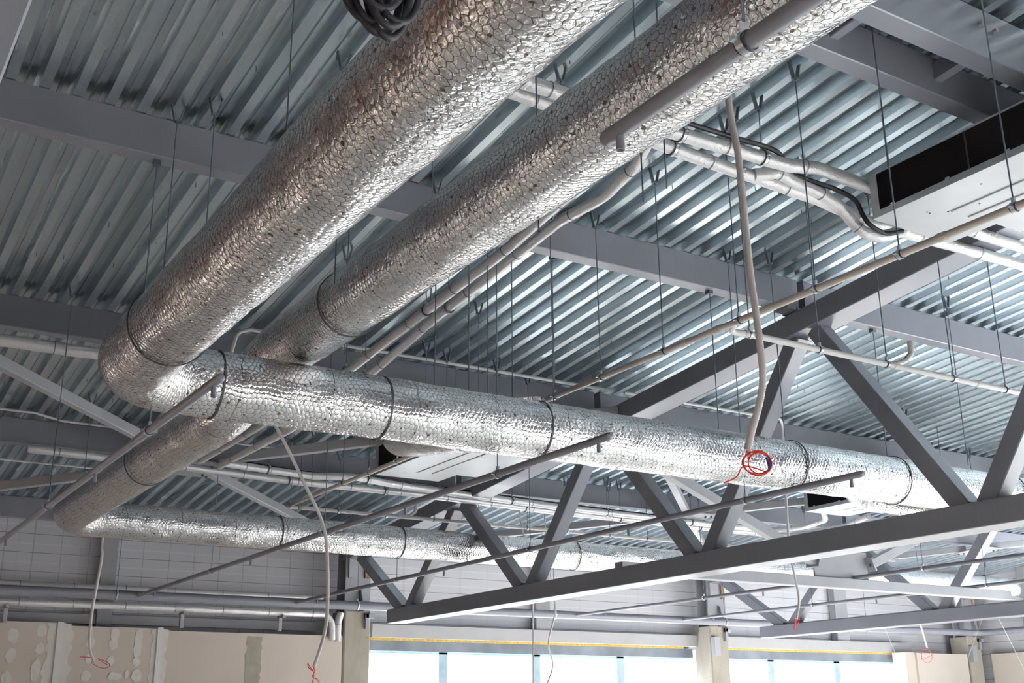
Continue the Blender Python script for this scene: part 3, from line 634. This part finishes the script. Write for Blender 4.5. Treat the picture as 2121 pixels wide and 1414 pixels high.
# ------------------------------------------------------------------ foil insulated refrigerant pipes
def ipipe(pts, r, lb, ties=None, n=18, fil=.1, group='foil insulated pipes', ds=.05, seed=0):
    P = resample(fillet(pts, fil, 8), ds); t = thing('insulated_pipe', lb, 'pipe', P[len(P)//2], group)
    MB().tube(P, r, n, True, lambda u, th, i: r*(1+.10*noise.noise(Vector((u*5+seed, math.cos(th), math.sin(th))))+.06*noise.noise(Vector((u*17+seed, math.cos(th)*2, math.sin(th)*2))))).obj('foil_wrap', FOILP, t)
    k = 6
    while k < len(P)-3:
        MB().ring(P[k], P[k+1]-P[k-1], r*1.06, .006, .002, 20).obj('tie', ZINC if ties is None else ties, t); k += 13
    return t
ipipe([(2.9, 4.80, 3.34), (4.08, 4.80, 3.30), (4.5, 4.80, 3.28), (5.03, 4.80, 3.265), (5.47, 4.80, 3.25), (5.87, 4.80, 3.20), (6.52, 4.80, 3.205), (6.95, 4.80, 3.215), (9.0, 4.80, 3.25)], .042, 'lower foil insulated pipe from the second duct to the upper right unit', seed=1)
ipipe([(4.85, 4.78, 3.27), (5.0, 4.72, 3.30), (5.16, 4.74, 3.285), (5.40, 4.74, 3.26), (5.58, 4.75, 3.22), (5.70, 4.76, 3.14), (5.78, 4.74, 3.07), (5.90, 4.72, 3.05), (6.05, 4.68, 3.10), (6.06, 4.56, 3.13)], .04, 'foil insulated pipe bending down under the upper right unit', fil=.08, ds=.03, seed=2)
ipipe([(2.9, 4.66, 3.33), (4.11, 4.66, 3.31), (5.0, 4.64, 3.32), (5.25, 4.62, 3.355), (5.75, 4.64, 3.36), (5.95, 4.60, 3.34), (5.97, 4.55, 3.33)], .044, 'upper foil insulated pipe from the second duct to the upper right unit', seed=3, fil=.04)
ipipe([(6.5, 4.62, 3.27), (6.91, 4.62, 3.255), (9.0, 4.62, 3.26)], .042, 'upper foil insulated pipe leaving the upper right unit to the right', seed=4)
ipipe([(4.02, 4.82, 3.29), (4.1, 5.05, 3.25), (4.13, 5.40, 3.20), (4.10, 5.87, 3.20), (4.08, 6.53, 3.12), (4.02, 7.51, 2.98), (3.95, 8.44, 2.78), (3.87, 10.10, 2.62), (3.80, 11.93, 2.60)], .037, 'right foil insulated pipe running down beside the second duct', seed=5, fil=.3)
ipipe([(3.90, 4.68, 3.32), (3.94, 5.2, 3.25), (3.92, 5.6, 3.19), (3.90, 6.24, 3.08), (3.84, 7.18, 2.96), (3.77, 8.53, 2.79), (3.69, 10.68, 2.70), (3.62, 12.2, 2.66)], .037, 'left foil insulated pipe running down beside the second duct', seed=6, fil=.3)
ipipe([(3.79, 11.90, 2.63), (4.86, 12.0, 2.61), (5.37, 11.9, 2.63), (6.17, 12.06, 2.61), (8.37, 12.22, 2.59), (11.0, 12.3, 2.58), (12.2, 12.3, 2.58), (12.5, 11.9, 2.60), (12.3, 11.3, 2.60), (11.6, 10.7, 2.62)], .040, 'upper white foil insulated pipe running right under the third beam', seed=7, fil=.25)
ipipe([(1.9, 12.15, 2.62), (3.4, 12.15, 2.60), (4.77, 12.2, 2.57), (6.27, 12.2, 2.57), (8.5, 12.34, 2.55), (11.2, 12.4, 2.54), (12.6, 12.35, 2.53), (13.0, 11.6, 2.6), (12.6, 10.8, 2.6)], .040, 'lower white foil insulated pipe running right under the third beam', seed=8, fil=.25)
ipipe([(-2.0, 9.32, 2.83), (2.0, 9.27, 2.83)], .050, 'foil insulated pipe at the left edge running behind the big duct elbow', seed=9)
ipipe([(-1, 15.66, 1.66), (6.62, 15.66, 1.66)], .040, 'thin foil insulated pipe above the wall main, left bay', seed=10)
ipipe([(-1, 15.6, 1.43), (6.66, 15.6, 1.43), (6.76, 15.6, 1.32), (6.78, 15.62, 1.08)], .048, 'foil insulated pipe below the wall main, ending in an elbow by the column', seed=11)
ipipe([(6.9, 15.62, 1.46), (6.86, 15.62, 1.34), (6.86, 15.62, 1.06)], .05, 'short upright foil insulated pipe beside the first column', seed=12, ds=.03)
# brackets carrying the wall pipes
for k, x in enumerate((2.42, 4.62, 6.0)):
    tag(MB().bar((x, 15.66, 1.18), (x, 15.66, 1.40), .05, .05).bar((x, 15.72, 1.37), (x, 15.5, 1.37), .05, .03).obj('pipe_bracket', STEEL2), 'grey wall bracket under the foil pipe, %s from the left' % ORD[k].replace('nearest', 'first'), 'bracket', 'wall pipe brackets')
# black signal cables lying on the insulated pipes
tag(MB().tube(spline([(4.0, 4.64, 3.385), (4.5, 4.63, 3.385), (4.9, 4.62, 3.38), (5.15, 4.73, 3.34), (5.5, 4.70, 3.30), (5.66, 4.68, 3.25), (5.70, 4.66, 3.14), (5.74, 4.64, 3.07), (5.86, 4.62, 3.03), (5.98, 4.58, 3.06)], 8), .016, 10).obj('signal_cable', BLACKC), 'black cable bundle beside the upper right unit and its pipes', 'cable')
tag(MB().tube(spline([(4.0, 11.98, 2.69), (4.9, 12.06, 2.665), (5.6, 12.02, 2.68), (6.6, 12.1, 2.665), (8.4, 12.25, 2.65), (9.0, 12.26, 2.64), (11.0, 12.35, 2.63)], 6), .010, 8).obj('signal_cable', BLACKC), 'thin black cable lying on the white insulated pipes at the back', 'cable')
# cable conduits under the deck
def conduit(pts, lb, r=.016, fil=.12):
    o = MB().tube(fillet(pts, fil, 6), r, 12).obj('cable_conduit', PVC_W); tag(o, lb, 'conduit', 'white deck conduits')
conduit([(2.98, 9.30, 2.95), (3.02, 9.25, 3.20), (3.12, 9.22, 3.235), (7.0, 9.22, 3.235)], 'white conduit under the deck just before the beam above the cross duct, left bay')
conduit([(7.2, 9.22, 3.235), (9.45, 9.22, 3.235), (9.62, 9.35, 3.2), (9.65, 9.42, 2.9)], 'white conduit under the deck right of the truss, bending down at its end')
conduit([(-1, 12.12, 2.965), (1.9, 12.05, 2.97), (2.2, 12.2, 2.955), (4.6, 12.3, 2.95), (4.9, 12.35, 2.94)], 'thin pale conduit under the deck at the left edge before the third beam', .012)
conduit([(-1, 13.78, 2.82), (2.9, 13.78, 2.82)], 'thin pale conduit under the deck at the far left, after the third beam', .012)

# ------------------------------------------------------------------ hanging flexible conduits with wire tails
def flex(pts, r, lb, wires=None, tape=None):
    P = resample(spline(pts, 10), .006 if r > .013 else .02); t = thing('flexible_conduit', lb, 'conduit', P[-1], 'hanging flexible conduits')
    MB().tube(P, r, 14, True, (lambda u, th, i: r*(1.0 + (.07 if i % 2 else -.07))) if r > .013 else None).obj('sleeve', FLEX, t)
    if wires:
        for w in wires: MB().tube(spline(w, 10), .0032, 8).obj('wire_tail', REDW, t)
    if tape: MB().tube(spline(tape, 6), .006, 8).obj('tape_wrap', BLUET, t)
    return t
def ringpts(c, rx, rz, a0, a1, n=14, dy_=.0, tilt=0.0):
    return [(c[0]+math.cos(a)*rx*.85, c[1]-math.cos(a)*rx*.5+dy_*k/n, c[2]+math.sin(a)*rz+tilt*math.cos(a)) for k in range(n+1) for a in [a0+(a1-a0)*k/n]]
e = Vector((3.60, 3.72, 1.13))
cc = (3.632, 3.70, 1.075)
flex([(3.60, 3.69, roof(3.69)), (3.60, 3.68, 2.93), (3.60, 3.64, 2.55), (3.605, 3.63, 2.0), (3.61, 3.61, 1.63), (3.615, 3.62, 1.41), (3.60, 3.70, 1.2), (3.585, 3.715, 1.13)], .0165,
     'long grey corrugated conduit hanging by the truss, big red wire coil at its end',
     [[(3.585, 3.715, 1.14)] + ringpts(cc, .062, .056, 2.4, 2.4-2*PI*1.5, 26, .01) + [(3.575, 3.73, 1.06), (3.54, 3.75, 1.01), (3.49, 3.78, .985)],
      [(3.59, 3.715, 1.14)] + ringpts((3.636, 3.70, 1.073), .055, .049, 2.6, 2.6-2*PI*1.2, 22, -.012),
      [(3.585, 3.72, 1.135)] + ringpts((3.628, 3.705, 1.077), .066, .05, 2.2, 2.2+2*PI, 20, .006)],
     [(3.662, 3.68, 1.10), (3.672, 3.676, 1.075), (3.672, 3.676, 1.045)])
flex([(2.90, 13.0, roof(13)), (2.90, 13.0, 1.92), (2.912, 13.0, 1.667), (2.868, 13.0, 1.104), (2.883, 13.0, .755), (2.942, 13.0, .615)], .0155, 'pale conduit hanging behind the back duct elbow, red wires over plastered drywall',
     [[(2.94, 13, .63), (2.92, 13, .60), (2.99, 12.98, .555), (3.06, 12.97, .545), (3.10, 12.98, .57), (3.08, 13, .605), (2.98, 13.0, .64), (3.04, 13, .60), (3.08, 12.99, .58)], [(2.94, 13, .65), (2.86, 12.99, .655), (2.79, 12.99, .655)]])
flex([(2.40, 8.45, 2.185), (2.62, 8.25, 2.26), (2.85, 8.05, 2.21), (2.97, 8.0, 2.06), (3.20, 8.0, 1.68), (3.36, 8.0, 1.39), (3.41, 8.0, 1.12), (3.42, 8.0, .67), (3.34, 8.0, .36)], .0125, 'pale conduit hanging from behind the cross duct, red wires by the damp joint',
     [[(3.34, 8, .36), (3.33, 8, .34), (3.295, 7.99, .375), (3.285, 7.99, .385), (3.30, 8, .355), (3.335, 8, .33), (3.34, 8, .29), (3.325, 8, .24)], [(3.34, 8, .36), (3.345, 8, .33), (3.33, 8, .30), (3.345, 8, .285), (3.375, 8, .27), (3.40, 8, .21)]])
flex([(9.665, 9.42, 2.88), (9.64, 9.42, 2.376), (9.629, 9.42, 1.823), (9.67, 9.42, 1.5), (9.709, 9.42, 1.237), (9.645, 9.42, 1.02)], .0145, 'pale conduit hanging from the bent deck conduit, red wires over the far truss',
     [[(9.645, 9.42, 1.03), (9.62, 9.42, .98), (9.58, 9.41, .91), (9.57, 9.41, .89), (9.60, 9.42, .90), (9.65, 9.42, .96), (9.69, 9.42, 1.02), (9.67, 9.42, 1.035), (9.62, 9.42, .97), (9.575, 9.41, .90)], [(9.65, 9.42, 1.03), (9.69, 9.42, 1.025), (9.66, 9.42, .97), (9.60, 9.42, .905), (9.63, 9.42, .97), (9.68, 9.42, 1.03)]])
flex([(7.93, 12.62, roof(12.62)), (7.958, 12.62, 2.97), (8.12, 12.62, 2.2), (8.223, 12.62, 1.756), (8.233, 12.62, 1.088), (8.22, 12.62, .3)], .011, 'long thin pale conduit hanging in front of the windows, straight one')
flex([(8.68, 13.0, roof(13)), (8.72, 13.0, 2.2), (8.77, 13.0, 1.86), (8.84, 13.0, 1.38), (8.72, 13.0, .94), (8.78, 13.0, .64), (8.62, 13.0, .3)], .011, 'thin pale conduit hanging in front of the windows, wavy one')
flex([(14.08, 11.33, 1.235), (14.10, 11.33, 1.163), (14.16, 11.32, .90)], .012, 'short pale conduit under the far truss chord, red wire loop over cream drywall', [[(14.16, 11.32, .90)] + ringpts((14.13, 11.32, .79), .075, .095, 1.2, 1.2+2*PI*1.4, 22) + [(14.24, 11.3, .81)]])
# strings tied to the far truss
for p, q, lb in (((14.1, 12.0, 1.235), (14.55, 12.0, .27), 'thin white string hanging over the last window'), ((14.1, 10.3, 1.235), (13.33, 10.3, .25), 'thin white string slanting in front of the corner column'), ((14.1, 10.05, 1.235), (14.70, 10.05, .25), 'thin white string slanting in front of the right wall')):
    tag(MB().tube([p, q], .0025, 6).obj('string', STRINGM), lb, 'string', 'white strings')

# black cable coil hanging beside the first duct, near the camera
t = thing('cable_coil', 'coil of black cable hanging at the top edge against the big duct', 'cable', (.93, 2.05, 1.45))
c0 = Vector((.935, 2.05, 1.61)); ex = Vector((.45, -.10, .12)).normalized(); 
for k in range(7):
    rnd = random.Random(k+20); a = .055+.012*rnd.random(); hh = .12+.05*rnd.random(); P = []
    cx = c0 + ex*(-.022+.011*k) + Vector((0, (rnd.random()-.5)*.05, -.012*k*.6+.02))
    for j in range(36):
        th = 2*PI*j/36; P.append(cx + ex*math.cos(th)*a + Vector((.05, .25, 1)).normalized()*math.sin(th)*hh + Vector((0, math.cos(th)*.02, 0)))
    MB().tube(P, .0085, 10, False, None, True).obj('loop', BLACKC, t)
MB().tube([c0 + Vector((.02, 0, .16)), (.97, 2.12, roof(2.12))], .006, 8).obj('hanging_cord', BLACKC, t)

# ------------------------------------------------------------------ rods for ducts and trays
rod(1.80, 6.22, 2.07, 'rod with deck clip left of the big duct elbow, falling behind it')
rod(2.30, 5.45, 2.25, 'rod with deck clip at the upper edge of the big duct near the cable coil')
rod(3.50, 4.97, 3.1, 'rod with deck clip in the gap between the two ducts, upper one')
rod(3.32, 7.64, 2.75, 'rod with deck clip in the gap between the two ducts, lower one')
rod(3.0, 4.49, 2.35, 'clipless rod in the gap between the two ducts, upper one')
rod(3.0, 5.65, 2.35, 'clipless rod in the gap between the two ducts, middle one')
rod(3.0, 6.89, 2.35, 'clipless rod in the gap between the two ducts, lower one')
rod(3.3, 4.01, 2.4, 'rod at the top edge between the ducts, left of two')
rod(3.3, 3.83, 2.4, 'rod at the top edge between the ducts, right of two')
rod(1.75, 4.82, 2.05, 'long rod crossing the top left deck in front of the first duct')
rod(1.58, 6.63, 2.07, 'rod hanging from the beam flange left of the big duct', ztop=roof(6.56)-.265)
rod(2.35, 11.58, 2.15, 'rod with deck clip left of the big duct elbow, above the roof brace')
for k, x in enumerate((3.46, 3.72, 3.87, 4.07, 4.41)):
    rod(x, 6.45, 2.06, 'rod ending on the cross duct between insulated pipes and beige pipe, %s from the left' % ORD[k].replace('nearest', 'first'), 'rods on the cross duct')
rod(6.10, 6.62, 2.06, 'rod from beam flange to the cross duct, left of the corrugated conduit', 'rods on the cross duct', ztop=roof(6.56)-.265)
rod(6.45, 6.26, 2.06, 'rod from deck clip to the cross duct tie, right of the corrugated conduit', 'rods on the cross duct')
rod(8.05, 6.62, 2.06, 'rod from beam flange to the cross duct, right of the truss diagonal', 'rods on the cross duct', ztop=roof(6.56)-.265)
rod(8.62, 6.23, 2.06, 'rod from deck clip to the cross duct, far right', 'rods on the cross duct')
rod(5.05, 9.17, 2.78, 'rod with deck clip over the half hidden unit, left of two')
rod(5.62, 9.19, 2.78, 'rod with deck clip over the half hidden unit, right of two')
# hangers of the foil insulated pipes
hanger(4.80, 4.645, 3.318, .046, (1, 0, 0), 'rod hanger on the upper near foil pipe, beside the corrugated conduit', 'hangers on the near foil pipes')
hanger(4.74, 4.80, 3.274, .044, (1, 0, 0), 'rod hanger on the lower near foil pipe, beside the corrugated conduit', 'hangers on the near foil pipes')
hanger(4.15, 4.66, 3.311, .046, (1, 0, 0), 'rod hanger on the upper near foil pipe, beside the second duct', 'hangers on the near foil pipes')
hanger(4.20, 4.80, 3.294, .044, (1, 0, 0), 'rod hanger on the lower near foil pipe, beside the second duct', 'hangers on the near foil pipes')
nth = lambda k: ORD[k].replace('nearest', 'first')
for k, (x, y, z) in enumerate(((4.36, 11.95, 2.62), (5.55, 11.93, 2.626), (7.65, 12.16, 2.597), (9.2, 12.25, 2.587), (10.7, 12.29, 2.581))):
    hanger(x, y, z, .044, (1, 0, 0), 'rod hanger on the upper white foil pipe at the back, %s from the left' % nth(k), 'hangers on the white foil pipes')
for k, (x, y, z) in enumerate(((4.70, 12.19, 2.572), (5.9, 12.2, 2.57), (7.95, 12.31, 2.555), (9.5, 12.36, 2.547), (10.95, 12.395, 2.541))):
    hanger(x, y, z, .044, (1, 0, 0), 'rod hanger on the lower white foil pipe at the back, %s from the left' % nth(k), 'hangers on the white foil pipes')
for k, (y, xa, za, xb, zb) in enumerate(((7.3, 4.03, 3.005, 3.835, 2.945), (8.6, 3.942, 2.765, 3.766, 2.787), (9.6, 3.894, 2.668, 3.731, 2.745))):
    hanger(xa, y, za, .041, (0, 1, 0), 'rod hanger on the right foil pipe beside the second duct, %s from the top' % nth(k), 'hangers on the sloping foil pipes')
    hanger(xb, y, zb, .041, (0, 1, 0), 'rod hanger on the left foil pipe beside the second duct, %s from the top' % nth(k), 'hangers on the sloping foil pipes')

# screw tips poking through the deck
rnd = random.Random(11); sc = MB(); per = 0.190; x0 = 0.868 - 0.025
for k in range(-4, 95):
    for yb in (1.2, 2.4, 4.9, 5.6, 7.4, 8.4, 10.4, 11.3, 13.3, 14.4):
        if rnd.random() < .45:
            x = x0 + k*per + rnd.choice((.02, .035, .09, .145)); y = yb + (rnd.random()-.5)*.8
            zz = roof(y) + (0 if (x-x0) % per < .055 else .075)
            sc.tube([(x, y, zz+.001), (x, y, zz-.022)], .0028, 6)
so_ = sc.obj('deck_screw', RUBBER, CEIL); so_['kind'] = 'stuff'

for o in bpy.data.objects:
    if '_org' in o: del o['_org']
